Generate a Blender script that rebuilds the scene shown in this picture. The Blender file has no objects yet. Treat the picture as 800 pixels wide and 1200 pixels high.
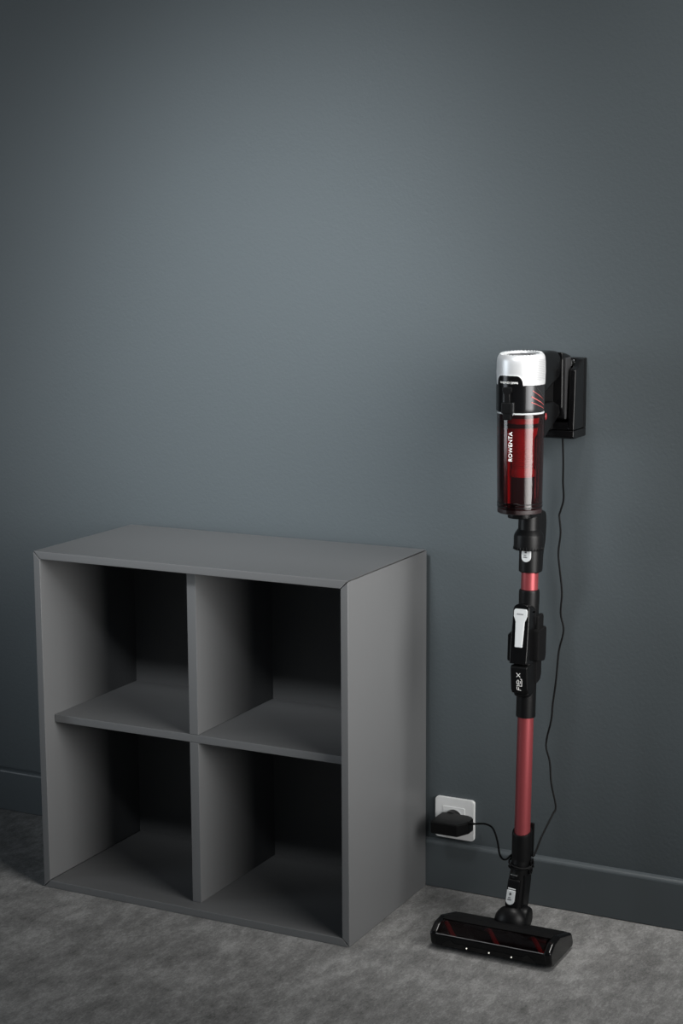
import bpy, bmesh, math, random
from mathutils import Vector, Matrix

random.seed(7)
S = bpy.context.scene
COL = S.collection
PI = math.pi

# ------------------------------------------------------------------ camera
YAW, PITCH, ROLL, FPX = .47006, -.16081, -.00506, 2031.45
fwd = Vector((-math.sin(YAW) * math.cos(PITCH), math.cos(YAW) * math.cos(PITCH), math.sin(PITCH)))
rgt = fwd.cross(Vector((0, 0, 1))).normalized()
upv = rgt.cross(fwd)
r2 = math.cos(ROLL) * rgt + math.sin(ROLL) * upv
u2 = -math.sin(ROLL) * rgt + math.cos(ROLL) * upv
cam_data = bpy.data.cameras.new('camera')
cam_data.sensor_fit = 'VERTICAL'
cam_data.sensor_height = 24.0
cam_data.lens = FPX / 1200 * 24.0
cam_data.clip_start = .05
cam = bpy.data.objects.new('camera', cam_data)
COL.objects.link(cam)
m = Matrix((r2, u2, -fwd)).transposed().to_4x4()
m.translation = Vector((2.08114, -3.09251, 1.32442))
cam.matrix_world = m
S.camera = cam

# ------------------------------------------------------------------ world, lights, exposure
S.view_settings.view_transform = 'Standard'
S.view_settings.look = 'None'
S.view_settings.gamma = 1
S.view_settings.use_curve_mapping = False
S.view_settings.exposure = 0.0

world = bpy.data.worlds.new('world')
S.world = world
world.use_nodes = True
world.node_tree.nodes['Background'].inputs[0].default_value = (.75, .88, 1, 1)
world.node_tree.nodes['Background'].inputs[1].default_value = .045


def area(name, loc, aim, sx, sy, power, col, spread=180):
    l = bpy.data.lights.new(name, 'AREA')
    l.shape = 'RECTANGLE'
    l.size, l.size_y = sx, sy
    l.energy = power
    l.color = col
    l.spread = math.radians(spread)
    o = bpy.data.objects.new(name, l)
    COL.objects.link(o)
    o.location = loc
    o.rotation_euler = (Vector(aim) - Vector(loc)).to_track_quat('-Z', 'Y').to_euler()
    return o


area('key_softbox', (1.9, -.76, 1.3), (.3, -.3, 1.0), .95, 1.7, 15.5, (1, .985, .96), 75)
def spot(name, loc, aim, power, cone, blend, radius, col):
    l = bpy.data.lights.new(name, 'SPOT')
    l.energy, l.color = power, col
    l.spot_size, l.spot_blend = math.radians(cone), blend
    l.shadow_soft_size = radius
    o = bpy.data.objects.new(name, l)
    COL.objects.link(o)
    o.location = loc
    o.rotation_euler = (Vector(aim) - Vector(loc)).to_track_quat('-Z', 'Y').to_euler()
    return o


spot('wall_pool_spot', (.6, -2.2, 2.6), (.34, 0, 1.04), 440, 33, 1, .3, (.95, .98, 1))  # added spot for the bright pool on the wall; no known lamp there
area('left_fill_softbox', (-2.6, -2.6, 1.2), (.97, -.2, .9), 1.5, 1.8, 6, (.85, .93, 1), 60)
area('overhead_fill_light', (1.4, -.35, 2.6), (1.15, -.02, 0), .5, .4, 1.5, (1, .98, .95), 34)  # added light to lift the skirting ledge and nearby floor; no known lamp


# ------------------------------------------------------------------ materials
def mat(name, col, rough=.5, metal=0, spec=.5, coat=0, noise=None, bump=None):
    """procedural principled material; noise=(scale, amount) varies colour and gloss, bump=(scale, strength, distance)"""
    mt = bpy.data.materials.new(name)
    mt.use_nodes = True
    nt = mt.node_tree
    b = nt.nodes['Principled BSDF']
    b.inputs['Base Color'].default_value = (*col, 1)
    b.inputs['Roughness'].default_value = rough
    b.inputs['Metallic'].default_value = metal
    b.inputs['Specular IOR Level'].default_value = spec
    b.inputs['Coat Weight'].default_value = coat
    b.inputs['Coat Roughness'].default_value = .08
    tc = nt.nodes.new('ShaderNodeTexCoord')
    if noise:
        n = nt.nodes.new('ShaderNodeTexNoise')
        n.inputs['Scale'].default_value = noise[0]
        n.inputs['Detail'].default_value = 5
        nt.links.new(tc.outputs['Object'], n.inputs['Vector'])
        r = nt.nodes.new('ShaderNodeMapRange')
        r.inputs['To Min'].default_value = 1 - noise[1]
        r.inputs['To Max'].default_value = 1 + noise[1]
        nt.links.new(n.outputs['Fac'], r.inputs['Value'])
        mx = nt.nodes.new('ShaderNodeVectorMath')
        mx.operation = 'SCALE'
        mx.inputs[0].default_value = col
        nt.links.new(r.outputs[0], mx.inputs['Scale'])
        nt.links.new(mx.outputs[0], b.inputs['Base Color'])
    if bump:
        n = nt.nodes.new('ShaderNodeTexNoise')
        n.inputs['Scale'].default_value = bump[0]
        n.inputs['Detail'].default_value = 3
        nt.links.new(tc.outputs['Object'], n.inputs['Vector'])
        bp = nt.nodes.new('ShaderNodeBump')
        bp.inputs['Strength'].default_value = bump[1]
        bp.inputs['Distance'].default_value = bump[2]
        nt.links.new(n.outputs['Fac'], bp.inputs['Height'])
        nt.links.new(bp.outputs[0], b.inputs['Normal'])
    return mt


def floor_material():
    mt = bpy.data.materials.new('concrete_vinyl')
    mt.use_nodes = True
    nt = mt.node_tree
    N, L = nt.nodes, nt.links
    b = N['Principled BSDF']
    b.inputs['Roughness'].default_value = .62
    b.inputs['Specular IOR Level'].default_value = .3
    tc = N.new('ShaderNodeTexCoord')

    def nz(sx, sy, scale, detail, rough, off):
        mp = N.new('ShaderNodeMapping')
        mp.inputs['Scale'].default_value = (sx, sy, 1)
        mp.inputs['Location'].default_value = (off, off * .7, 0)
        L.new(tc.outputs['Object'], mp.inputs['Vector'])
        n = N.new('ShaderNodeTexNoise')
        n.inputs['Scale'].default_value = scale
        n.inputs['Detail'].default_value = detail
        n.inputs['Roughness'].default_value = rough
        L.new(mp.outputs[0], n.inputs['Vector'])
        return n.outputs['Fac']

    def mth(op, a, bb):
        q = N.new('ShaderNodeMath')
        q.operation = op
        for i, v in enumerate((a, bb)):
            if isinstance(v, (int, float)):
                q.inputs[i].default_value = v
            else:
                L.new(v, q.inputs[i])
        return q.outputs[0]
    big = nz(1.3, .75, 8.0, 6, .62, 3)
    mid = nz(1.5, .7, 26, 6, .7, 8)
    fine = nz(2.0, .8, 110, 5, .75, 1)
    grain = nz(1.3, .8, 300, 2, .6, 5)
    v = mth('ADD', mth('MULTIPLY', big, .26), mth('MULTIPLY', mid, .32))
    v = mth('ADD', v, mth('MULTIPLY', fine, .28))
    v = mth('ADD', v, mth('MULTIPLY', grain, .14))
    cr = N.new('ShaderNodeValToRGB')
    e = cr.color_ramp.elements
    e[0].position, e[0].color = .38, (.072, .072, .070, 1)
    e[1].position, e[1].color = .63, (.37, .369, .363, 1)
    k = e.new(.5)
    k.color = (.190, .1895, .1865, 1)
    L.new(v, cr.inputs[0])
    L.new(cr.outputs[0], b.inputs['Base Color'])
    bp = N.new('ShaderNodeBump')
    bp.inputs['Strength'].default_value = .25
    bp.inputs['Distance'].default_value = .001
    L.new(fine, bp.inputs['Height'])
    L.new(bp.outputs[0], b.inputs['Normal'])
    return mt


def clear_material(name, tint, gloss_rough=.05, body=.10, ior=1.5):
    """thin tinted clear plastic"""
    mt = bpy.data.materials.new(name)
    mt.use_nodes = True
    nt = mt.node_tree
    N, L = nt.nodes, nt.links
    out = N['Material Output']
    N.remove(N['Principled BSDF'])
    tr = N.new('ShaderNodeBsdfTransparent')
    tr.inputs[0].default_value = (*tint, 1)
    gl = N.new('ShaderNodeBsdfGlossy')
    gl.inputs['Color'].default_value = (1, 1, 1, 1)
    gl.inputs['Roughness'].default_value = gloss_rough
    df = N.new('ShaderNodeBsdfDiffuse')
    df.inputs['Color'].default_value = (.07, .03, .032, 1)
    mx0 = N.new('ShaderNodeMixShader')
    mx0.inputs[0].default_value = body
    L.new(tr.outputs[0], mx0.inputs[1])
    L.new(df.outputs[0], mx0.inputs[2])
    fr = N.new('ShaderNodeFresnel')
    fr.inputs[0].default_value = ior
    mx = N.new('ShaderNodeMixShader')
    L.new(fr.outputs[0], mx.inputs[0])
    L.new(mx0.outputs[0], mx.inputs[1])
    L.new(gl.outputs[0], mx.inputs[2])
    L.new(mx.outputs[0], out.inputs[0])
    return mt


def silver_material():
    mt = mat('silver_lacquer', (.60, .61, .62), .38, .4, .5)
    nt = mt.node_tree
    N, L = nt.nodes, nt.links
    b = N['Principled BSDF']
    tc = N.new('ShaderNodeTexCoord')
    sx = N.new('ShaderNodeSeparateXYZ')
    L.new(tc.outputs['Object'], sx.inputs[0])

    def mth(op, a, bb=0.0, c=0.0):
        q = N.new('ShaderNodeMath')
        q.operation = op
        for i, v in enumerate((a, bb, c)):
            if isinstance(v, (int, float)):
                q.inputs[i].default_value = v
            else:
                L.new(v, q.inputs[i])
        return q.outputs[0]
    # object coords are relative to the appliance's base point; the cap axis lies at the offsets below
    th = mth('ARCTAN2', mth('SUBTRACT', sx.outputs[0], BINX - ROOT[0]), mth('MULTIPLY', mth('SUBTRACT', sx.outputs[1], BINY - ROOT[1]), -1))
    u = mth('MULTIPLY', th, .0435 / .0024)
    w = mth('DIVIDE', sx.outputs[2], .0024)
    row = mth('FLOOR', w)
    u2_ = mth('ADD', u, mth('MULTIPLY', mth('MODULO', row, 2), .5))
    du = mth('SUBTRACT', mth('FRACT', u2_), .5)
    dw = mth('SUBTRACT', mth('FRACT', w), .5)
    d = mth('SQRT', mth('ADD', mth('MULTIPLY', du, du), mth('MULTIPLY', dw, dw)))
    hole = mth('LESS_THAN', d, .27)
    side = mth('MULTIPLY', mth('GREATER_THAN', th, .98), mth('LESS_THAN', th, 2.3))
    band = mth('MULTIPLY', mth('GREATER_THAN', sx.outputs[2], 1.062), mth('LESS_THAN', sx.outputs[2], 1.099))
    f = mth('MULTIPLY', mth('MULTIPLY', hole, side), band)
    mx = N.new('ShaderNodeMix')
    mx.data_type = 'RGBA'
    mx.inputs['A'].default_value = (.60, .61, .62, 1)
    mx.inputs['B'].default_value = (.20, .20, .21, 1)
    L.new(f, mx.inputs['Factor'])
    L.new(mx.outputs['Result'], b.inputs['Base Color'])
    return mt


ROOT = (.968, -.20, 0)
BINX, BINY = .968, -.192

M = {}
M['wall'] = mat('wall_paint', (.067, .080, .087), .55, 0, .35, noise=(2.2, .03), bump=(170, .18, .002))
M['skirting'] = mat('skirting_paint', (.070, .082, .089), .40, 0, .4, bump=(60, .05, .001))
M['floor'] = floor_material()
M['cabinet'] = mat('cabinet_lacquer', (.112, .1145, .117), .42, 0, .35, noise=(7, .02), bump=(350, .05, .0006))
M['gap'] = mat('cabinet_joint', (.03, .03, .031), .8)
M['white'] = mat('white_plastic', (.70, .71, .71), .4, 0, .5, noise=(20, .01))
M['white_lever'] = mat('light_grey_plastic', (.52, .54, .55), .42, noise=(30, .02))
M['black'] = mat('black_satin_plastic', (.0032, .0033, .0036), .42, 0, .2, bump=(900, .04, .0004))
M['black_gloss'] = mat('black_gloss_plastic', (.003, .003, .0033), .2, 0, .28, noise=(40, .05))
M['black_matt'] = mat('black_matt_plastic', (.0035, .0035, .0038), .6, 0, .15, bump=(700, .08, .0004))
M['battery'] = mat('graphite_plastic', (.05, .05, .052), .3, .3, .5, noise=(50, .05))
M['collar'] = mat('graphite_lacquer', (.034, .035, .037), .24, .55, .4, noise=(40, .04))
M['red_tube'] = mat('red_anodised_aluminium', (.29, .055, .062), .40, .55, .5, noise=(60, .03))
M['red'] = mat('red_plastic', (.60, .012, .020), .35, 0, .5, noise=(40, .03))
M['red_line'] = mat('red_print', (.5, .09, .085), .5, noise=(40, .03))
M['dark_red_button'] = mat('deep_red_plastic', (.22, .012, .014), .35, noise=(40, .05))
M['dark_red'] = mat('dark_red_plastic', (.012, .004, .0045), .55, noise=(40, .05))
M['print'] = mat('white_print', (.80, .80, .79), .6, noise=(40, .01))
M['dark_print'] = mat('dark_print', (.05, .05, .055), .6, noise=(40, .01))
M['metal'] = mat('bright_metal', (.7, .7, .7), .25, 1, .5, noise=(40, .02))
M['grey'] = mat('grey_plastic', (.16, .16, .165), .35, noise=(40, .02))
M['led'] = mat('lens_plastic', (.85, .84, .78), .2, 0, .5, noise=(40, .01))
M['led'].node_tree.nodes['Principled BSDF'].inputs['Emission Color'].default_value = (1, .97, .85, 1)
M['led'].node_tree.nodes['Principled BSDF'].inputs['Emission Strength'].default_value = .6
M['smoke'] = clear_material('smoked_red_clear_plastic', (.46, .19, .19), .09)
M['smoke_dark'] = clear_material('smoked_dark_clear_plastic', (.5, .46, .46), .10, .015, 1.2)
M['silver'] = silver_material()


# ------------------------------------------------------------------ mesh helpers
def link(name, bm, material, parent=None, smooth=None):
    me = bpy.data.meshes.new(name)
    if parent is not None:
        p = parent
        off = Vector((0, 0, 0))
        while p is not None:
            off += p.location
            p = p.parent
        bmesh.ops.translate(bm, verts=bm.verts, vec=-off)
    bmesh.ops.recalc_face_normals(bm, faces=bm.faces)
    bm.to_mesh(me)
    bm.free()
    me.materials.append(material)
    o = bpy.data.objects.new(name, me)
    COL.objects.link(o)
    if parent is not None:
        o.parent = parent
    if smooth:
        me.polygons.foreach_set('use_smooth', [True] * len(me.polygons))
        me.set_sharp_from_angle(angle=math.radians(smooth))
        w = o.modifiers.new('weighted_normals', 'WEIGHTED_NORMAL')
        w.keep_sharp = True
    return o


def add_box(bm, lo, hi, bev=0, seg=2, rot=None, pivot=None):
    t = bmesh.new()
    bmesh.ops.create_cube(t, size=1)
    c = [(a + b) / 2 for a, b in zip(lo, hi)]
    s = [abs(b - a) for a, b in zip(lo, hi)]
    bmesh.ops.scale(t, vec=s, verts=t.verts)
    bmesh.ops.translate(t, vec=c, verts=t.verts)
    if bev:
        bmesh.ops.bevel(t, geom=list(t.edges), offset=bev, segments=seg, profile=.5, affect='EDGES')
    if rot:
        bmesh.ops.transform(t, matrix=rot_about(pivot or c, *rot), verts=t.verts)
    merge(bm, t)


def rot_about(p, angle, axis):
    return Matrix.Translation(p) @ Matrix.Rotation(angle, 4, axis) @ Matrix.Translation(-Vector(p))


def merge(bm, t):
    vm = {v: bm.verts.new(v.co) for v in t.verts}
    for f in t.faces:
        try:
            bm.faces.new([vm[v] for v in f.verts])
        except ValueError:
            pass
    t.free()


def add_prism(bm, pts, axis, a, b, bev=0, seg=2):
    """polygon extruded along an axis: axis x takes (y, z), y takes (x, z), z takes (x, y)"""
    t = bmesh.new()

    def mk(p, h):
        return {'x': (h, p[0], p[1]), 'y': (p[0], h, p[1]), 'z': (p[0], p[1], h)}[axis]
    A = [t.verts.new(mk(p, a)) for p in pts]
    B = [t.verts.new(mk(p, b)) for p in pts]
    n = len(pts)
    t.faces.new(A)
    t.faces.new(B[::-1])
    for i in range(n):
        t.faces.new([A[i], B[i], B[(i + 1) % n], A[(i + 1) % n]])
    bmesh.ops.recalc_face_normals(t, faces=t.faces)
    if bev:
        ed = [e for e in t.edges if e.calc_face_angle(0) > .2]
        bmesh.ops.bevel(t, geom=ed, offset=bev, segments=seg, profile=.5, affect='EDGES', clamp_overlap=True)
    merge(bm, t)


def add_lathe(bm, prof, cx, cy, n=40, sx=1.0, sy=1.0, mtx=None, cap=True):
    """prof: list of (radius, z)"""
    t = bmesh.new()
    rings = []
    for r, z in prof:
        rings.append([t.verts.new((cx + sx * r * math.sin(2 * PI * i / n), cy - sy * r * math.cos(2 * PI * i / n), z)) for i in range(n)])
    for a, b in zip(rings, rings[1:]):
        for i in range(n):
            j = (i + 1) % n
            t.faces.new([a[i], a[j], b[j], b[i]])
    if cap:
        t.faces.new(rings[0][::-1])
        t.faces.new(rings[-1])
    if mtx is not None:
        bmesh.ops.transform(t, matrix=mtx, verts=t.verts)
    merge(bm, t)


def add_patch(bm, cx, cy, r0, r1, t0, t1, zlo, zhi, n=20, mtx=None):
    """a curved plate on a cylinder between angles t0..t1 (0 = room side, + = right); zlo, zhi are functions of 0..1"""
    t = bmesh.new()
    cols = []
    for i in range(n + 1):
        u = i / n
        th = t0 + (t1 - t0) * u
        row = []
        for r in (r0, r1):
            for z in (zlo(u), zhi(u)):
                row.append(t.verts.new((cx + r * math.sin(th), cy - r * math.cos(th), z)))
        cols.append(row)
    for a, b in zip(cols, cols[1:]):
        t.faces.new([a[2], b[2], b[3], a[3]])
        t.faces.new([a[0], a[1], b[1], b[0]])
        t.faces.new([a[1], a[3], b[3], b[1]])
        t.faces.new([a[0], b[0], b[2], a[2]])
    for c in (cols[0], cols[-1]):
        t.faces.new([c[0], c[1], c[3], c[2]])
    if mtx is not None:
        bmesh.ops.transform(t, matrix=mtx, verts=t.verts)
    merge(bm, t)


def add_tube(bm, pts, r, n=8, closed=False, flat=1.0):
    pts = [Vector(p) for p in pts]
    rings = []
    m_ = len(pts)
    ref = Vector((0, 1, 0))
    for i, p in enumerate(pts):
        if closed:
            d = (pts[(i + 1) % m_] - pts[i - 1]).normalized()
        else:
            d = (pts[min(i + 1, m_ - 1)] - pts[max(i - 1, 0)]).normalized()
        a = ref - d * ref.dot(d)
        if a.length < 1e-3:
            a = Vector((1, 0, 0)) - d * d.x
        a.normalize()
        b = d.cross(a)
        rr = r(i / (m_ - 1)) if callable(r) else r
        rings.append([bm.verts.new(p + rr * (math.cos(2 * PI * k / n) * a * flat + math.sin(2 * PI * k / n) * b)) for k in range(n)])
    for i in range(m_ - (0 if closed else 1)):
        A, B = rings[i], rings[(i + 1) % m_]
        for k in range(n):
            bm.faces.new([A[k], A[(k + 1) % n], B[(k + 1) % n], B[k]])
    if not closed:
        bm.faces.new(rings[0][::-1])
        bm.faces.new(rings[-1])


def spline(pts, sub=6):
    P = [Vector(p) for p in pts]
    out = []
    for i in range(len(P) - 1):
        p0, p1, p2, p3 = P[max(i - 1, 0)], P[i], P[i + 1], P[min(i + 2, len(P) - 1)]
        for k in range(sub):
            t = k / sub
            out.append(.5 * ((2 * p1) + (p2 - p0) * t + (2 * p0 - 5 * p1 + 4 * p2 - p3) * t * t + (3 * p1 - p0 - 3 * p2 + p3) * t ** 3))
    out.append(P[-1])
    return out


def text_bm(body, width, height=None, spacing=1.0, depth=.0004):
    """flat extruded lettering centred on the origin (x along the line, y up), scaled to width and height"""
    cu = bpy.data.curves.new('lettering', 'FONT')
    cu.body = body
    cu.align_x, cu.align_y = 'CENTER', 'CENTER'
    cu.space_character = spacing
    cu.resolution_u = 3
    cu.offset = .012
    o = bpy.data.objects.new('lettering_source', cu)
    COL.objects.link(o)
    dg = bpy.context.evaluated_depsgraph_get()
    me = bpy.data.meshes.new_from_object(o.evaluated_get(dg))
    bpy.data.objects.remove(o)
    bpy.data.curves.remove(cu)
    bm = bmesh.new()
    bm.from_mesh(me)
    bpy.data.meshes.remove(me)
    xs = [v.co.x for v in bm.verts]
    ys = [v.co.y for v in bm.verts]
    cx, cy = (min(xs) + max(xs)) / 2, (min(ys) + max(ys)) / 2
    k = width / (max(xs) - min(xs))
    ky = height / (max(ys) - min(ys)) if height else k
    for v in bm.verts:
        v.co = Vector(((v.co.x - cx) * k, (v.co.y - cy) * ky, 0))
    g = bmesh.ops.extrude_face_region(bm, geom=list(bm.faces))
    for e in g['geom']:
        if isinstance(e, bmesh.types.BMVert):
            e.co.z += depth
    return bm


def tag(o, label=None, cat=None, group=None, kind=None):
    for k, v in (('label', label), ('category', cat), ('group', group), ('kind', kind)):
        if v:
            o[k] = v
    return o


def thing(name, loc, label, cat):
    o = bpy.data.objects.new(name, None)
    o.empty_display_size = .05
    COL.objects.link(o)
    o.location = loc
    return tag(o, label, cat)


# ------------------------------------------------------------------ setting
WALL_Y = .014
bm = bmesh.new()
add_box(bm, (-3.2, WALL_Y, -.05), (4.2, WALL_Y + .12, 2.9))
tag(link('wall_back', bm, M['wall']), kind='structure')
bm = bmesh.new()
add_box(bm, (-3.2, -4.6, -.05), (4.2, WALL_Y, 0))
tag(link('floor', bm, M['floor']), kind='structure')
bm = bmesh.new()
add_prism(bm, [(WALL_Y, .0015), (0, .0015), (0, .0915), (.0008, .0940), (.0025, .0962), (.0055, .0982), (WALL_Y, .0996)], 'x', -3.2, 4.2)
tag(link('baseboard_back', bm, M['skirting']), kind='structure')

# ------------------------------------------------------------------ shelf cabinet
T = .016
W_, H_, D_ = .70, .70, .35
cab = thing('shelf_cabinet', (W_ / 2, -D_ / 2, 0), 'dark grey open cube cabinet with four square compartments standing against the wall', 'cabinet')
BV = .0014
g = .0007


def panel(name, pts, axis, a, b, bev=BV):
    bm = bmesh.new()
    add_prism(bm, pts, axis, a, b, bev, 2)
    return link(name, bm, M['cabinet'], cab, 40)


yf, yb = -D_, -.0015
panel('top_panel', [(g, H_), (W_ - g, H_), (W_ - T, H_ - T), (T, H_ - T)], 'y', yf, yb)
panel('bottom_panel', [(g, 0.0), (W_ - g, 0.0), (W_ - T, T), (T, T)], 'y', yf, yb)
panel('side_panel', [(0, g + .0004), (0, H_ - g - .0012), (T - .0003, H_ - T - .0007), (T - .0003, T + .0007)], 'y', yf, yb)
panel('side_panel', [(W_, g + .0004), (W_, H_ - g - .0012), (W_ - T + .0003, H_ - T - .0007), (W_ - T + .0003, T + .0007)], 'y', yf, yb)
bm = bmesh.new()
add_box(bm, (T, -.019, T), (W_ - T, -.012, H_ - T))
link('back_panel', bm, M['cabinet'], cab)
ys = -D_ + .032
bm = bmesh.new()
add_box(bm, (T, ys, .3425), (W_ - T, -.019, .3585), BV)
link('shelf', bm, M['cabinet'], cab, 40)
for z0, z1 in ((.3588, H_ - T), (T, .3422)):
    bm = bmesh.new()
    add_box(bm, (.337, ys, z0), (.357, -.019, z1), .0012)
    link('divider', bm, M['cabinet'], cab, 40)

# ------------------------------------------------------------------ wall socket
sx, sz, sh = .7595, .1495, .0425
sock = thing('wall_socket', (sx, WALL_Y, sz), 'white square wall socket plate just above the skirting beside the cabinet', 'socket')


def rrect(cx, cz, hw, hh, r, n=6):
    o = []
    for k, (a, b) in enumerate(((1, 1), (-1, 1), (-1, -1), (1, -1))):
        for i in range(n + 1):
            t = PI / 2 * (k + i / n)
            o.append((cx + a * (hw - r) + r * math.cos(t), cz + b * (hh - r) + r * math.sin(t)))
    return o


bm = bmesh.new()
add_prism(bm, rrect(sx, sz, sh, sh, .007), 'y', WALL_Y - .008, WALL_Y - .0002, .0022, 3)
link('plate', bm, M['white'], sock, 40)
bm = bmesh.new()
add_prism(bm, rrect(sx - .001, sz + .001, .0235, .0235, .002), 'y', WALL_Y - .0095, WALL_Y - .0078, .0005, 1)
link('insert', bm, M['white'], sock, 40)
bm = bmesh.new()
add_lathe(bm, [(.0195, -.0002), (.0205, .0012), (.019, .0012), (.018, -.0002)], 0, 0, 36, cap=False,
          mtx=Matrix.Translation((sx - .001, WALL_Y - .0095, sz + .001)) @ Matrix.Rotation(PI / 2, 4, 'X'))
link('socket_rim', bm, M['white'], sock, 40)

# ------------------------------------------------------------------ power adapter with its cable
ad = thing('power_adapter', (.762, -.03, .15), 'black plug-in power adapter in the white socket with a long thin black cable', 'adapter')
bm = bmesh.new()
add_lathe(bm, [(.0188, 0), (.0188, .017), (.017, .019)], 0, 0, 36, mtx=Matrix.Translation((.7585, WALL_Y - .0102, .1505)) @ Matrix.Rotation(PI / 2, 4, 'X'))
link('plug', bm, M['black'], ad, 40)
bm = bmesh.new()
add_prism(bm, [(.7435, -.076), (.7400, -.070), (.7400, -.014), (.7445, -.0105), (.797, -.0105), (.8080, -.016), (.8140, -.026), (.8140, -.048), (.8000, -.076)],
          'z', .1425, .1675, .0085, 4)
link('adapter_body', bm, M['black'], ad, 50)
CABLE_DOCK = [(.9900, -.0300, .9425), (.9892, -.0220, .8955), (.9865, -.0140, .8538), (.9854, -.0060, .8200), (.9783, -.0050, .7941), (.9769, -.0050, .7858), (.9804, -.0060, .7549), (.9766, -.0060, .7166), (.9800, -.0060, .6821), (.9850, -.0060, .6394), (.9829, -.0060, .5984), (.9903, -.0080, .5665), (.9825, -.0100, .5279), (.9807, -.0130, .4985), (.9785, -.0150, .4632), (.9742, -.0180, .4210), (.9730, -.0220, .3896), (.9649, -.0270, .3421), (.9760, -.0350, .3099), (.9832, -.0450, .2719), (.9967, -.0550, .2299), (.9945, -.0650, .2173), (.9900, -.0850, .1990), (.9880, -.1120, .1825), (.9900, -.1340, .1730), (.9905, -.1520, .1640)]
CABLE_PLUG = [(.8120, -.0480, .1650), (.8250, -.0500, .1666), (.8397, -.0550, .1710), (.8582, -.0650, .1756), (.8778, -.0800, .1747), (.8948, -.1000, .1597), (.9074, -.1200, .1425), (.9199, -.1350, .1385), (.9320, -.1430, .1430), (.9440, -.1470, .1560)]
wrap = []
ax0, ay0 = .9675, -.1610
for i in range(40):
    a = -1.75 + (2 * PI * 2 - .0 + 3.30) * i / 39
    rr = .0228
    wrap.append((ax0 + rr * math.sin(a) * 1.0, ay0 + rr * math.cos(a) * 1.0, .157 - .020 * math.sin(PI * i / 39) + .006 * (i / 39)))
bm = bmesh.new()
add_tube(bm, spline(CABLE_PLUG, 5) + spline([CABLE_PLUG[-1], wrap[0]], 3)[1:-1] + wrap[:-1] + spline([wrap[-1], CABLE_DOCK[-1]], 2)[:-1] + spline(CABLE_DOCK[::-1], 5), .0019, 8)
link('cable', bm, M['black_matt'], ad, 60)
bm = bmesh.new()
add_tube(bm, [(.8095, -.046, .1645), (.815, -.0475, .165), (.826, -.0502, .1668)], lambda t: .0038 - .0016 * t, 10)
link('strain_relief', bm, M['black'], ad, 40)

# ------------------------------------------------------------------ wall dock
dx0, dx1 = .916, 1.0205
dock = thing('wall_dock', (.968, WALL_Y, .94), 'black wall-mounted charging dock holding the upright vacuum cleaner by its handle', 'dock')
bm = bmesh.new()
add_box(bm, (dx0, -.002, .957), (dx1, WALL_Y - .0002, 1.088), .002)
link('back_plate', bm, M['black'], dock, 40)
prof = [(-.002, 1.0876), (-.012, 1.0872), (-.022, 1.081), (-.034, 1.074), (-.049, 1.0695), (-.0560, .9575), (-.002, .9575)]
for xa, xb in ((1.0085, dx1), (dx0, dx0 + .012)):
    bm = bmesh.new()
    add_prism(bm, prof, 'x', xa, xb, .0022, 3)
    link('side_cheek', bm, M['black_gloss'], dock, 40)
bm = bmesh.new()
add_box(bm, (dx0 + .012, -.0548, .9575), (1.0085, -.002, .972), .001)
link('cradle', bm, M['black_gloss'], dock, 40)
bm = bmesh.new()
add_prism(bm, [(-.0565, .9568), (-.0572, .9445), (-.052, .941), (WALL_Y - .0004, .941), (WALL_Y - .0004, .9568)], 'x', dx0, dx1, .0018, 3)
link('base_cap', bm, M['black_gloss'], dock, 40)

# ------------------------------------------------------------------ vacuum cleaner
vac = thing('stick_vacuum', ROOT, 'red and black upright cordless stick vacuum cleaner with silver cap on the wall dock', 'vacuum cleaner')
Zt = 1.1085                                        # top of the silver cap


def vpart(name, bm, m_, parent=None, smooth=40):
    return link(name, bm, M[m_] if isinstance(m_, str) else m_, parent or vac, smooth)


# --- silver cap
bm = bmesh.new()
add_lathe(bm, [(.0425, 1.0535), (.0430, 1.0550), (.0438, 1.075), (.0432, 1.095), (.0425, 1.1015), (.0408, 1.1055), (.0385, Zt), (.0352, Zt + .0004),
               (.0338, Zt - .0012), (.0325, Zt - .004), (.020, Zt - .006), (.0, Zt - .006)][:-1] + [(.001, Zt - .006)], BINX, BINY, 64)
for v in bm.verts:
    if v.co.z > 1.094:
        v.co.z += .06 * (v.co.y - BINY) - .0008
cap = vpart('silver_cap', bm, 'silver')
bm = bmesh.new()
add_lathe(bm, [(.0315, Zt - .0048), (.0315, Zt - .0030), (.0225, Zt - .0036), (.0225, Zt - .0056)], BINX, BINY, 48, cap=False)
for v in bm.verts:
    v.co.z += .06 * (v.co.y - BINY) - .0008
vpart('exhaust_ring', bm, 'battery', cap)
bm = bmesh.new()
for k in range(36):
    a = 2 * PI * k / 36
    add_box(bm, (BINX - .0008, BINY + .0335, Zt - .0012), (BINX + .0008, BINY + .0372, Zt + .0012), 0,
            rot=(a, 'Z'), pivot=(BINX, BINY, Zt))
for v in bm.verts:
    v.co.z += .06 * (v.co.y - BINY) - .0008
vpart('vent_ribs', bm, 'white_lever', cap)['kind'] = 'stuff'


def arch(u, lo, hi, k=.22):
    """rounded upper corners"""
    d = min(u, 1 - u) / k
    if d >= 1:
        return hi
    return lo + (hi - lo) * math.sqrt(max(0, 1 - (1 - d) ** 2)) if d > 0 else lo + .0002


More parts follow.
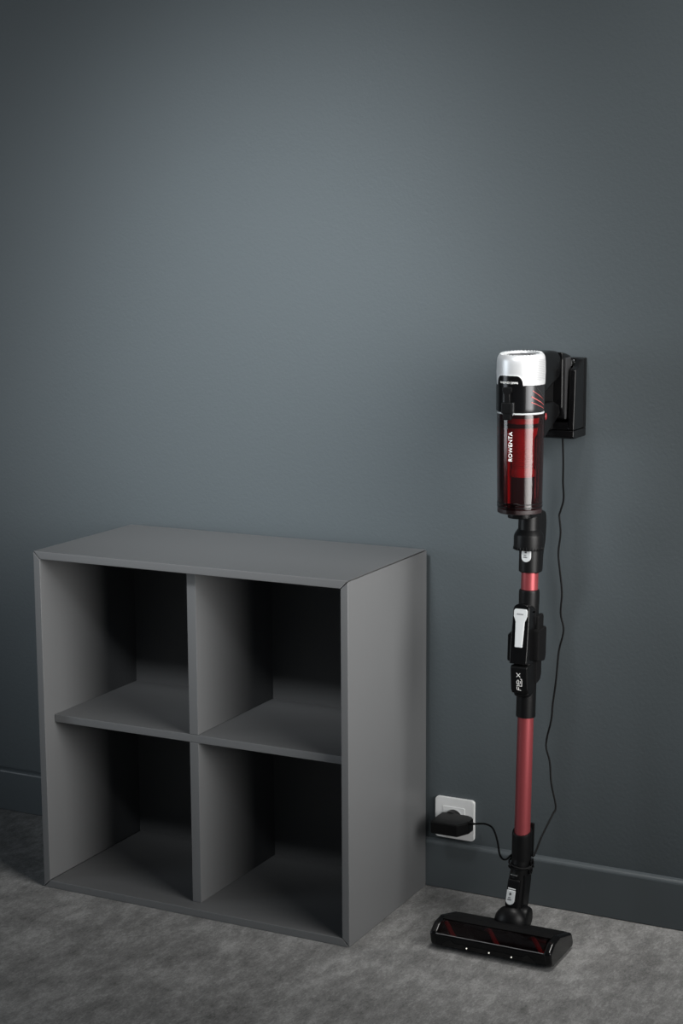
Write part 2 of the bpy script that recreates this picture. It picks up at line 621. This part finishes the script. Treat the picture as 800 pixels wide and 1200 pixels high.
bm = bmesh.new()
add_patch(bm, BINX, BINY, .0424, .0447, math.radians(-46), math.radians(26), lambda u: 1.0535, lambda u: arch(u, 1.0540, 1.0705), 40)
label_p = vpart('control_panel', bm, 'black_gloss')
bm = bmesh.new()
add_patch(bm, BINX, BINY, .0424, .0443, math.radians(-48.5), math.radians(28), lambda u: 1.0535, lambda u: arch(u, 1.0545, 1.0718), 40)
vpart('panel_trim', bm, 'white', label_p)
bm = text_bm('SMART CONTROL', .0375, .0037)
for v in bm.verts:
    x, y, d = v.co
    th = math.radians(-9.5) + (-x) / .0447
    r = .0447 + d
    v.co = Vector((BINX + r * math.sin(th), BINY - r * math.cos(th), 1.0583 - y))
vpart('lettering', bm, 'print', label_p, None)

# --- motor collar
bm = bmesh.new()
add_lathe(bm, [(.0405, 1.0045), (.0415, 1.006), (.0422, 1.012), (.0426, 1.0530), (.041, 1.0536)], BINX, BINY, 56)
collar = vpart('motor_collar', bm, 'collar')
bm = bmesh.new()
add_patch(bm, BINX, BINY, .0420, .0442, math.radians(-75), math.radians(32), lambda u: 1.0065, lambda u: 1.0532, 40)
vpart('front_cover', bm, 'black_gloss', collar)
for (pa, pb, za, zb, wd, mt_) in ((50, 88, 1.0445, 1.0275, .0007, 'red_line'), (47, 92, 1.0340, 1.0175, .0011, 'red_line'), (47, 92, 1.0240, 1.0110, .0008, 'red_line')):
    bm = bmesh.new()
    add_patch(bm, BINX, BINY, .0420, .0431, math.radians(pa), math.radians(pb),
              lambda u: za + (zb - za) * u - wd * (1 - .75 * u), lambda u: za + (zb - za) * u + wd * (1 - .75 * u) * .6, 12)
    vpart('stripe', bm, mt_, collar)
for (pa, pb, za, zb, wd) in ((62, 88, 1.0490, 1.0330, .0005),):
    bm = bmesh.new()
    add_patch(bm, BINX, BINY, .0420, .0430, math.radians(pa), math.radians(pb),
              lambda u: za + (zb - za) * u - wd, lambda u: za + (zb - za) * u + wd, 8)
    vpart('stripe', bm, 'battery', collar)
# latch on the room side of the collar
lx, ly = BINX - .0075, BINY - .0440
bm = bmesh.new()
add_prism(bm, [(lx - .0085, 1.0505), (lx + .0085, 1.0505), (lx + .0085, 1.043), (lx + .0055, 1.0385), (lx + .0055, 1.020), (lx - .0055, 1.020), (lx - .0055, 1.0385), (lx - .0085, 1.043)],
          'y', ly - .006, ly + .003, .0016, 2)
add_box(bm, (lx - .0100, ly - .0075, 1.004), (lx + .0100, ly + .003, 1.0235), .0016)
add_box(bm, (lx - .0075, ly - .0062, .9925), (lx + .0075, ly + .003, 1.005), .0015)
vpart('bin_latch', bm, 'black')
bm = bmesh.new()
add_box(bm, (lx + .0108, ly - .0052, 1.001), (lx + .0122, ly + .002, 1.0235), .0004)
vpart('latch_pin', bm, 'metal')
# white seal between collar and bin
bm = bmesh.new()
add_lathe(bm, [(.0415, 1.0015), (.0420, 1.0022), (.0420, 1.0042), (.040, 1.0048)], BINX, BINY, 56)
vpart('seal_ring', bm, 'white_lever')

# --- dust bin: clear shell and what shows inside
bm = bmesh.new()
add_lathe(bm, [(.0400, .8295), (.0405, .8330), (.0415, .90), (.0424, .99), (.0424, 1.0015)], BINX, BINY, 64, cap=False)
dbin = vpart('dust_bin', bm, 'smoke')
bm = bmesh.new()
add_lathe(bm, [(.0380, .8215), (.0398, .8225), (.0402, .8290), (.0395, .8300)], BINX, BINY, 56)
vpart('bin_lid', bm, 'dark_red')
bm = bmesh.new()
add_lathe(bm, [(.0385, .9945), (.0385, 1.0000), (.030, 1.0012)], BINX, BINY, 48)
add_lathe(bm, [(.0375, .9770), (.0380, .9790), (.0380, .9820), (.0375, .9835)], BINX, BINY, 48)
vpart('bin_gasket', bm, 'black_matt', dbin)
fx, fy = BINX + .005, BINY
bm = bmesh.new()
add_lathe(bm, [(.0205, .8870), (.0215, .8885), (.0215, .8990), (.0195, .9020), (.0205, .9550), (.0250, .9640), (.0270, .9765), (.0290, .9940)], fx, fy, 48)
for q in range(16):
    z = .9045 + q * .0028
    add_lathe(bm, [(.0200, z), (.0208, z + .0005), (.0208, z + .0012), (.0200, z + .0017)], fx, fy, 32)
vpart('cyclone_filter', bm, 'red', dbin)
bm = bmesh.new()
add_lathe(bm, [(.0175, .8310), (.0175, .8868), (.010, .8869)], fx, fy, 36)
vpart('cyclone_sleeve', bm, 'black_matt', dbin)
bm = bmesh.new()
add_box(bm, (BINX - .019, BINY - .028, .8315), (BINX - .0145, BINY + .01, .985), .001)
vpart('inlet_wall', bm, 'red', dbin)
bm = bmesh.new()
for dz in (0, .0062):
    add_lathe(bm, [(.0401, .8330 + dz), (.0410, .8335 + dz), (.0410, .8345 + dz), (.0401, .8350 + dz)], BINX, BINY, 56, cap=False)
vpart('lid_seam', bm, 'black', dbin)
bm = bmesh.new()
add_box(bm, (BINX - .0085, BINY - .0440, .8230), (BINX + .0085, BINY - .0385, .8395), .0015)
add_lathe(bm, [(.0024, -.0125), (.0024, .0125)], 0, 0, 14, mtx=Matrix.Translation((BINX, BINY - .0428, .8405)) @ Matrix.Rotation(PI / 2, 4, 'Y'))
vpart('lid_hinge', bm, 'smoke_dark')
bm = text_bm('ROWENTA', .0525, .0078, 1.05)
for v in bm.verts:
    x, y, d = v.co
    th = math.radians(-4) - y / .0424
    z = .9448 + x
    r = .0412 + (z - .9) * .0105 + .0002 + d
    v.co = Vector((BINX + r * math.sin(th), BINY - r * math.cos(th), z))
vpart('lettering', bm, 'print', dbin, None)

# --- rear spine of the bin, air duct to the wand
bm = bmesh.new()
add_box(bm, (BINX - .020, BINY + .0385, .815), (BINX + .020, BINY + .0600, 1.003), .006, 3)
add_box(bm, (BINX - .017, BINY + .0400, .795), (BINX + .017, BINY + .0660, .853), .006, 3)
vpart('rear_spine', bm, 'black')
bm = bmesh.new()
add_prism(bm, rrect(BINX + .001, BINY + .018, .023, .035, .018), 'z', .8105, .8214, .003, 2)
vpart('duct_foot', bm, 'black')

# --- handle with battery and trigger
hx0, hx1 = BINX - .030, BINX + .031
bm = bmesh.new()
add_prism(bm, [(-.155, 1.1065), (-.120, 1.1090), (-.085, 1.1060), (-.070, 1.0980), (-.066, 1.0860), (-.067, 1.0680), (-.075, 1.0570), (-.155, 1.0300)], 'x', hx0, hx1, .007, 3)
hd = vpart('handle', bm, 'black_gloss')
bm = bmesh.new()
add_prism(bm, [(-.155, 1.0160), (-.100, 1.0150), (-.074, 1.0060), (-.066, .9930), (-.075, .9830), (-.148, .9520), (-.155, .9530)], 'x', hx0 + .001, hx1 - .001, .006, 3)
vpart('lower_grip', bm, 'black_gloss', hd)
bm = bmesh.new()
add_box(bm, (BINX - .018, -.152, .960), (BINX + .018, -.070, 1.06), .003)
vpart('grip_core', bm, 'black_matt', hd)
bm = bmesh.new()
add_prism(bm, [(-.072, 1.1030), (-.050, 1.1000), (-.028, 1.0950), (-.010, 1.0870), (-.0035, 1.080), (-.0035, .9780), (-.030, .9735), (-.052, .9760), (-.058, .9800), (-.068, .9990), (-.068, 1.09)],
          'x', BINX - .032, BINX + .034, .004, 3)
vpart('battery', bm, 'black_gloss')
bm = bmesh.new()
add_box(bm, (BINX + .0335, -.0570, .9780), (BINX + .0362, -.0300, 1.0915), .0012)
vpart('battery_lit_band', bm, 'battery')  # lighter grey strip gives the battery's side its lit, reflecting look by colour
bm = bmesh.new()
add_lathe(bm, [(.0058, 0), (.0058, .0014), (.0042, .0022)], 0, 0, 24, mtx=Matrix.Translation((BINX + .0290, -.1440, .9915)) @ Matrix.Rotation(PI / 2, 4, 'Y') @ Matrix.Diagonal((1.1, .55, 1, 1)))
vpart('release_button', bm, 'dark_red_button')
for y0, z0, hz in ((-.0260, 1.0790, .0050), (-.0120, 1.0805, .0045), (-.0235, .9990, .0038)):
    bm = bmesh.new()
    add_box(bm, (BINX + .0325, y0 - .0014, z0 - hz), (BINX + .0372, y0 + .0014, z0 + hz), .0009)
    vpart('glint_tab', bm, 'metal')  # bright metal bits added in place of gloss highlights on the battery


# --- wand (all below is built upright on its axis and then leaned by AX)
def axis_y(z):
    return -.168 + .0468 * z


LEAN = math.atan(.0468)
WX = .968
WY0 = axis_y(.45)
AX = Matrix.Translation((WX, WY0, .45)) @ Matrix.Rotation(-LEAN, 4, 'X') @ Matrix.Translation((0, 0, -.45))


def wpart(name, bm, m_, parent=None, smooth=40):
    bmesh.ops.transform(bm, matrix=AX, verts=bm.verts)
    return vpart(name, bm, m_, parent, smooth)


bm = bmesh.new()
add_lathe(bm, [(.0180, .7760), (.0195, .7775), (.0195, .8105), (.018, .8115)], 0, -.004, 40)
add_prism(bm, [(-.012, .700), (.020, .700), (.0235, .735), (.0330, .760), (.0350, .795), (.030, .8130), (.010, .8180), (-.004, .805), (-.008, .770)], 'x', -.018, .0185, .005, 3)
add_lathe(bm, [(.0195, .7020), (.0208, .7035), (.0208, .7600), (.019, .765)], 0, 0, 40)
up = wpart('upper_coupling', bm, 'black')
bm = bmesh.new()
add_lathe(bm, [(.0190, .8105), (.0200, .8090), (.0200, .7830), (.0215, .7810), (.0265, .7730), (.0275, .7690), (.0275, .7480), (.0262, .7440), (.020, .7440)], -.001, -.0085, 44)
for k in range(30):
    a = 2 * PI * k / 30
    add_box(bm, (-.0015, -.0370, .7450), (-.0000, -.0350, .7500), .0002, 1, rot=(a, 'Z'), pivot=(-.001, -.009, .75))
wpart('brush_collar', bm, 'black', up)


def tab_outline(w, z0, z1):
    o = [(w, z1), (-w, z1)]
    for i in range(11):
        t = PI + PI * i / 10
        o.append((w * math.cos(t), z0 + w + w * math.sin(t)))
    return o


def tab(z0, z1, w, y, parent, cx=0.0, mtx=AX):
    b = bmesh.new()
    add_prism(b, [(x + cx, z) for x, z in tab_outline(w, z0, z1)], 'y', y - .0035, y + .004, .0008, 2)
    bmesh.ops.transform(b, matrix=mtx, verts=b.verts)
    t_ = vpart('release_tab', b, 'white_lever', parent)
    t_['label'] = 'light grey release tab'
    b = bmesh.new()
    zt = z1 - (z1 - z0) * .25
    add_box(b, (cx - .0019, y - .0042, zt - .0016), (cx + .0019, y - .003, zt + .0012))
    add_tube(b, [(cx + .0013 * math.cos(t), y - .0038, zt + .0012 + .0018 * math.sin(t)) for t in [PI * i / 6 for i in range(7)]], .0004, 6)
    for zz, ww in ((.50, .0030), (.36, .0044)):
        zc = z0 + (z1 - z0) * zz
        n = int(ww * 2 / .0016)
        for i in range(n):
            x0 = cx - ww + i * .0016
            add_box(b, (x0, y - .0040, zc - .0009), (x0 + .0009, y - .003, zc + .0009))
    bmesh.ops.transform(b, matrix=mtx, verts=b.verts)
    vpart('lock_print', b, 'dark_print', t_, None)


tab(.7225, .7470, .0085, -.0208, up)
bm = bmesh.new()
add_lathe(bm, [(.0157, .665), (.0157, .7055)], 0, 0, 40)
wpart('upper_tube', bm, 'red_tube', None, 30)
bm = bmesh.new()
add_lathe(bm, [(.0172, .6690), (.0185, .6680), (.0192, .6640), (.0185, .61), (.0170, .6)], 0, 0, 40)
add_lathe(bm, [(.0160, .4285), (.0175, .4290), (.0181, .4305), (.0181, .4800), (.0175, .56), (.017, .6)], 0, 0, 40)
add_box(bm, (-.016, -.030, .470), (.016, .016, .640), .008, 3)
fj = wpart('flex_joint', bm, 'black')
# hood that carries the lever, leaning out towards its lower end
TILT = Matrix.Translation((0, -.030, .58)) @ Matrix.Rotation(math.radians(-6.5), 4, 'X') @ Matrix.Translation((0, .030, -.58))
bm = bmesh.new()
o_ = []
for (x, z) in [(.0165, .5350), (.0170, .5600), (.0160, .6300)]:
    o_.append((x, z))
for i in range(9):
    t = PI * i / 8
    o_.append((.0160 * math.cos(t), .6360 + .0105 * math.sin(t)))
for (x, z) in [(-.0160, .6300), (-.0175, .5600), (-.0165, .5350)]:
    o_.append((x, z))
add_prism(bm, o_, 'y', -.0455, -.004, .0035, 3)
bmesh.ops.transform(bm, matrix=TILT, verts=bm.verts)
hood = wpart('lever_hood', bm, 'black_gloss', fj)
bm = bmesh.new()
lv = [(-.0105, .6365), (.0105, .6365), (.0128, .6335), (.0128, .6230), (.0085, .6130), (.0070, .5660), (-.0070, .5660), (-.0085, .6130), (-.0128, .6230), (-.0128, .6335)]
add_prism(bm, lv, 'y', -.0490, -.043, .001, 2)
bmesh.ops.transform(bm, matrix=TILT, verts=bm.verts)
lever = wpart('flex_lever', bm, 'white_lever', fj)
lever['label'] = 'light grey lever plate on the front of the flex joint'
bm = bmesh.new()
for i in range(7):
    add_box(bm, (-.0058 + i * .0017, -.0494, .6260), (-.0058 + i * .0017 + .0010, -.0485, .6279 - .0006 * (i % 2)))
bmesh.ops.transform(bm, matrix=TILT, verts=bm.verts)
wpart('lever_print', bm, 'dark_print', lever, None)
# front cover below the hood, with the lettering
bm = bmesh.new()
add_prism(bm, [(.000, .5330), (-.0410, .5330), (-.0450, .5295), (-.0390, .4870), (-.0340, .4790), (.000, .4760)], 'x', -.0165, .0165, .004, 3)
cover = wpart('flex_cover', bm, 'black', fj)


def put_letters(b):
    """lettering drawn x along, y up -> reads upwards on the cover"""
    for v in b.verts:
        x, y, d = v.co
        z = .5025 + x
        yy = -.0450 + (.5295 - z) * .1412 - .0003 - d
        v.co = Vector((-y + .0002, yy, z))


bm = bmesh.new()
SW = .0010


def stroke(b, p, q, w=SW):
    d = Vector((q[0] - p[0], q[1] - p[1], 0))
    n = Vector((-d.y, d.x, 0)).normalized() * w / 2
    e = d.normalized() * w / 2
    P, Q = Vector((p[0], p[1], 0)) - e, Vector((q[0], q[1], 0)) + e
    vs = [b.verts.new(v + Vector((0, 0, z))) for z in (0, .0004) for v in (P + n, P - n, Q - n, Q + n)]
    for f in ((3, 2, 1, 0), (4, 5, 6, 7), (0, 1, 5, 4), (1, 2, 6, 5), (2, 3, 7, 6), (3, 0, 4, 7)):
        b.faces.new([vs[i] for i in f])


# F, then a long-footed L under the e, then x
stroke(bm, (-.0163, -.0036), (-.0152, .0040))
stroke(bm, (-.0152, .0040), (-.0100, .0040))
stroke(bm, (-.0158, .0006), (-.0108, .0006))
stroke(bm, (-.0076, .0044), (-.0080, -.0056))
stroke(bm, (-.0080, -.0056), (.0052, -.0056))
stroke(bm, (.0052, -.0056), (.0056, -.0030))
ring = [(-.0010 + .0042 * math.cos(t), .0008 + .0036 * math.sin(t)) for t in [2 * PI * i / 18 for i in range(16)]]
for p_, q_ in zip(ring, ring[1:]):
    stroke(bm, p_, q_)
stroke(bm, (-.0048, .0008), (.0028, .0008))
stroke(bm, (.0092, -.0026), (.0160, .0040))
stroke(bm, (.0092, .0040), (.0160, -.0026))
put_letters(bm)
wpart('lettering', bm, 'print', fj, None)
# hinge covers on both flanks
for s in (1, -1):
    bm = bmesh.new()
    add_prism(bm, [(-.006, .621), (.019, .624), (.022, .618), (.022, .56), (-.006, .56)], 'x', s * .014, s * .0225, .003, 2)
    add_prism(bm, [(-.016 if s > 0 else -.036, .596 if s > 0 else .588), (.023, .600), (.027, .594), (.027, .545), (.022, .534), (-.016 if s > 0 else -.036, .538)], 'x', s * .013, s * .0270, .003, 2)
    add_prism(bm, [(-.004, .545), (.023, .545), (.023, .508), (.018, .498), (-.004, .492)], 'x', s * .012, s * .0205, .003, 2)
    wpart('hinge_cover', bm, 'black_matt', fj)
bm = bmesh.new()
add_lathe(bm, [(.0150, .195), (.0150, .4320)], 0, 0, 40)
wpart('lower_tube', bm, 'red_tube', None, 30)
bm = bmesh.new()
t_ = bmesh.new()
add_lathe(t_, [(.0168, .1520), (.0185, .1545), (.0190, .2020), (.0185, .2055), (.0155, .2055)], 0, 0, 40, cap=False)
for v in t_.verts:                                    # mouth cut lower on the room side
    if v.co.z > .19:
        v.co.z += .35 * (v.co.y) + .004
merge(bm, t_)
add_prism(bm, [(.012, .16), (.0195, .16), (.0205, .222), (.0150, .222)], 'x', -.010, .0175, .002, 2)
lc = wpart('lower_coupling', bm, 'black')

# --- neck, swivelling down to the floor head
NECK0 = Vector((.9680, axis_y(.162), .162))
NECK1 = Vector((.9600, -.1760, .050))
nd = (NECK0 - NECK1)
nq = Vector((0, 0, 1)).rotation_difference(nd.normalized()).to_matrix().to_4x4()
NM = Matrix.Translation(NECK1) @ nq
NL = nd.length


def npart(name, bm, m_, parent=None, smooth=40):
    bmesh.ops.transform(bm, matrix=NM, verts=bm.verts)
    return vpart(name, bm, m_, parent, smooth)


bm = bmesh.new()
add_lathe(bm, [(.0175, .012), (.0185, .02), (.0178, .07), (.0170, .085), (.0182, .088), (.0178, NL - .006), (.0165, NL + .004)], 0, 0, 36)
add_prism(bm, [(-.0215, .018), (-.0215, .066), (-.0205, .070), (.0, .074), (.0, .014)], 'x', -.0135, .0105, .003, 2)
add_prism(bm, [(-.010, .012), (-.012, .080), (.016, .088), (.0215, .070), (.0225, .040), (.0235, .012)], 'x', -.004, .0185, .003, 2)
neck = npart('neck', bm, 'black')
tab(.0225, .0500, .0080, -.0225, neck, -.0030, NM)
bm = bmesh.new()
add_box(bm, (-.0105, -.0235, .0515), (.0045, -.020, .0535), .0006)
npart('tab_lip', bm, 'white_lever', neck)
bm = bmesh.new()
add_box(bm, (-.0090, -.0222, .0775), (.0045, -.0150, .0800), .0008)
npart('neck_clip', bm, 'metal', neck)
for zz in (.088, .104):
    bm = bmesh.new()
    add_tube(bm, [(.0205, .004 + .006 * math.cos(a), zz + .006 * math.sin(a)) for a in [2 * PI * i / 16 for i in range(16)]], .0018, 8, closed=True)
    npart('cable_eye', bm, 'black_gloss', neck)

# --- floor head
HX0, HX1 = .8360, 1.0755
head_prof = [(-.2720, .0040), (-.2850, .0100), (-.2905, .0345), (-.2680, .0490), (-.2400, .0515), (-.1740, .0335), (-.1650, .0140), (-.1680, .0040)]
bm = bmesh.new()
# lower tray, front bumper and rear deck around the roller chamber
add_prism(bm, [(-.2720, .0040), (-.2850, .0100), (-.2890, .0300), (-.2855, .0330), (-.2790, .0300), (-.2760, .0100), (-.2350, .0080), (-.2300, .0440), (-.2420, .0500), (-.2400, .0515), (-.1740, .0335), (-.1650, .0140), (-.1680, .0040)],
          'x', HX0 + .010, HX1 - .010, .0012, 2)
head = vpart('floor_head', bm, 'black')
for s, xa, xb in ((-1, HX0, HX0 + .0165), (1, HX1 - .0165, HX1)):
    bm = bmesh.new()
    add_prism(bm, head_prof, 'x', xa, xb, .006, 3)
    vpart('end_cap', bm, 'black_gloss', head)
bm = bmesh.new()
add_prism(bm, [(-.2905, .0345), (-.2680, .0490), (-.2400, .0515), (-.2395, .0500), (-.2675, .0475), (-.2893, .0335)], 'x', HX0 + .0165, HX1 - .0165)
vpart('roller_window', bm, 'smoke_dark', head)
bm = bmesh.new()
add_tube(bm, [(HX0 + .014, -.2908, .0347), (HX1 - .014, -.2908, .0347)], .0007, 6)
vpart('window_lip', bm, 'grey', head)
bm = bmesh.new()
add_prism(bm, [(-.2560, .0505), (-.2400, .0528), (-.1800, .0362), (-.1800, .0330), (-.2400, .0490)], 'x', HX0 + .012, HX1 - .012, .001, 1)
add_prism(bm, [(-.2560, .0505), (-.2400, .0530), (-.2150, .0465), (-.2150, .0440)], 'x', HX0 + .030, HX0 + .110, .001, 1)
vpart('deck_plate', bm, 'black_matt', head)
# roller with red bristle spirals
ry, rz, rr = -.2590, .0270, .0175
bm = bmesh.new()
add_lathe(bm, [(rr - .003, 0), (rr - .003, HX1 - HX0 - .034)], 0, 0, 28, mtx=Matrix.Translation((HX0 + .017, ry, rz)) @ Matrix.Rotation(PI / 2, 4, 'Y'))
roll = vpart('roller_core', bm, 'black_gloss', head)
for k in range(2):
    bm = bmesh.new()
    pts = []
    for i in range(81):
        u = i / 80
        x = HX0 + .020 + u * (HX1 - HX0 - .040)
        a = PI * k + 2 * PI * 2.3 * u + 1.4
        pts.append((x, ry + (rr - .001) * math.cos(a), rz + (rr - .001) * math.sin(a)))
    add_tube(bm, pts, .0044, 6)
    vpart('bristle_row', bm, 'red' if k == 0 else 'black', head)
# LED strip on the bumper
def bumper_y(z):
    return -.2850 - (z - .0100) * .2


bm = bmesh.new()
bar = [(HX0 + .040, .0265), (HX0 + .050, .0195), (HX1 - .055, .0195), (HX1 - .045, .0265), (HX1 - .028, .0105), (HX0 + .020, .0105)]
add_prism(bm, bar, 'y', -1, 1)
for v in bm.verts:
    v.co.y = bumper_y(v.co.z) + (.0020 if v.co.y > 0 else -.0007)
vpart('light_bar', bm, 'black_gloss', head)
for x in (.910, .9545, .9985):
    bm = bmesh.new()
    add_lathe(bm, [(.0014, 0), (.0014, .0012), (.0007, .0017)], 0, 0, 12, mtx=Matrix.Translation((x, bumper_y(.0145) - .0004, .0145)) @ Matrix.Rotation(PI / 2, 4, 'X'))
    vpart('head_light', bm, 'led', head)
# swivel dome and yoke
bm = bmesh.new()
t_ = bmesh.new()
bmesh.ops.create_uvsphere(t_, u_segments=28, v_segments=14, radius=1)
bmesh.ops.scale(t_, vec=(.0330, .0260, .0330), verts=t_.verts)
bmesh.ops.translate(t_, vec=(.9600, -.1900, .0385), verts=t_.verts)
g_ = bmesh.ops.bisect_plane(t_, geom=t_.verts[:] + t_.edges[:] + t_.faces[:], plane_co=(0, 0, .030), plane_no=(0, 0, -1), clear_outer=True)
merge(bm, t_)
vpart('swivel_dome', bm, 'black', head, 60)
bm = bmesh.new()
add_lathe(bm, [(.0150, -.001), (.0215, .001), (.0225, .010), (.0200, .0160), (.012, .019)], 0, 0, 32, mtx=Matrix.Translation((.9740, -.1760, .0470)) @ Matrix.Rotation(PI / 2, 4, 'Y'))
vpart('swivel_yoke', bm, 'black', head)
for x in (.884, 1.030):
    bm = bmesh.new()
    add_lathe(bm, [(.0068, 0), (.0075, .001), (.0075, .011), (.0068, .012)], 0, 0, 20, mtx=Matrix.Translation((x, -.1745, .0075)) @ Matrix.Rotation(PI / 2, 4, 'Y'))
    vpart('rear_wheel', bm, 'black_matt', head)
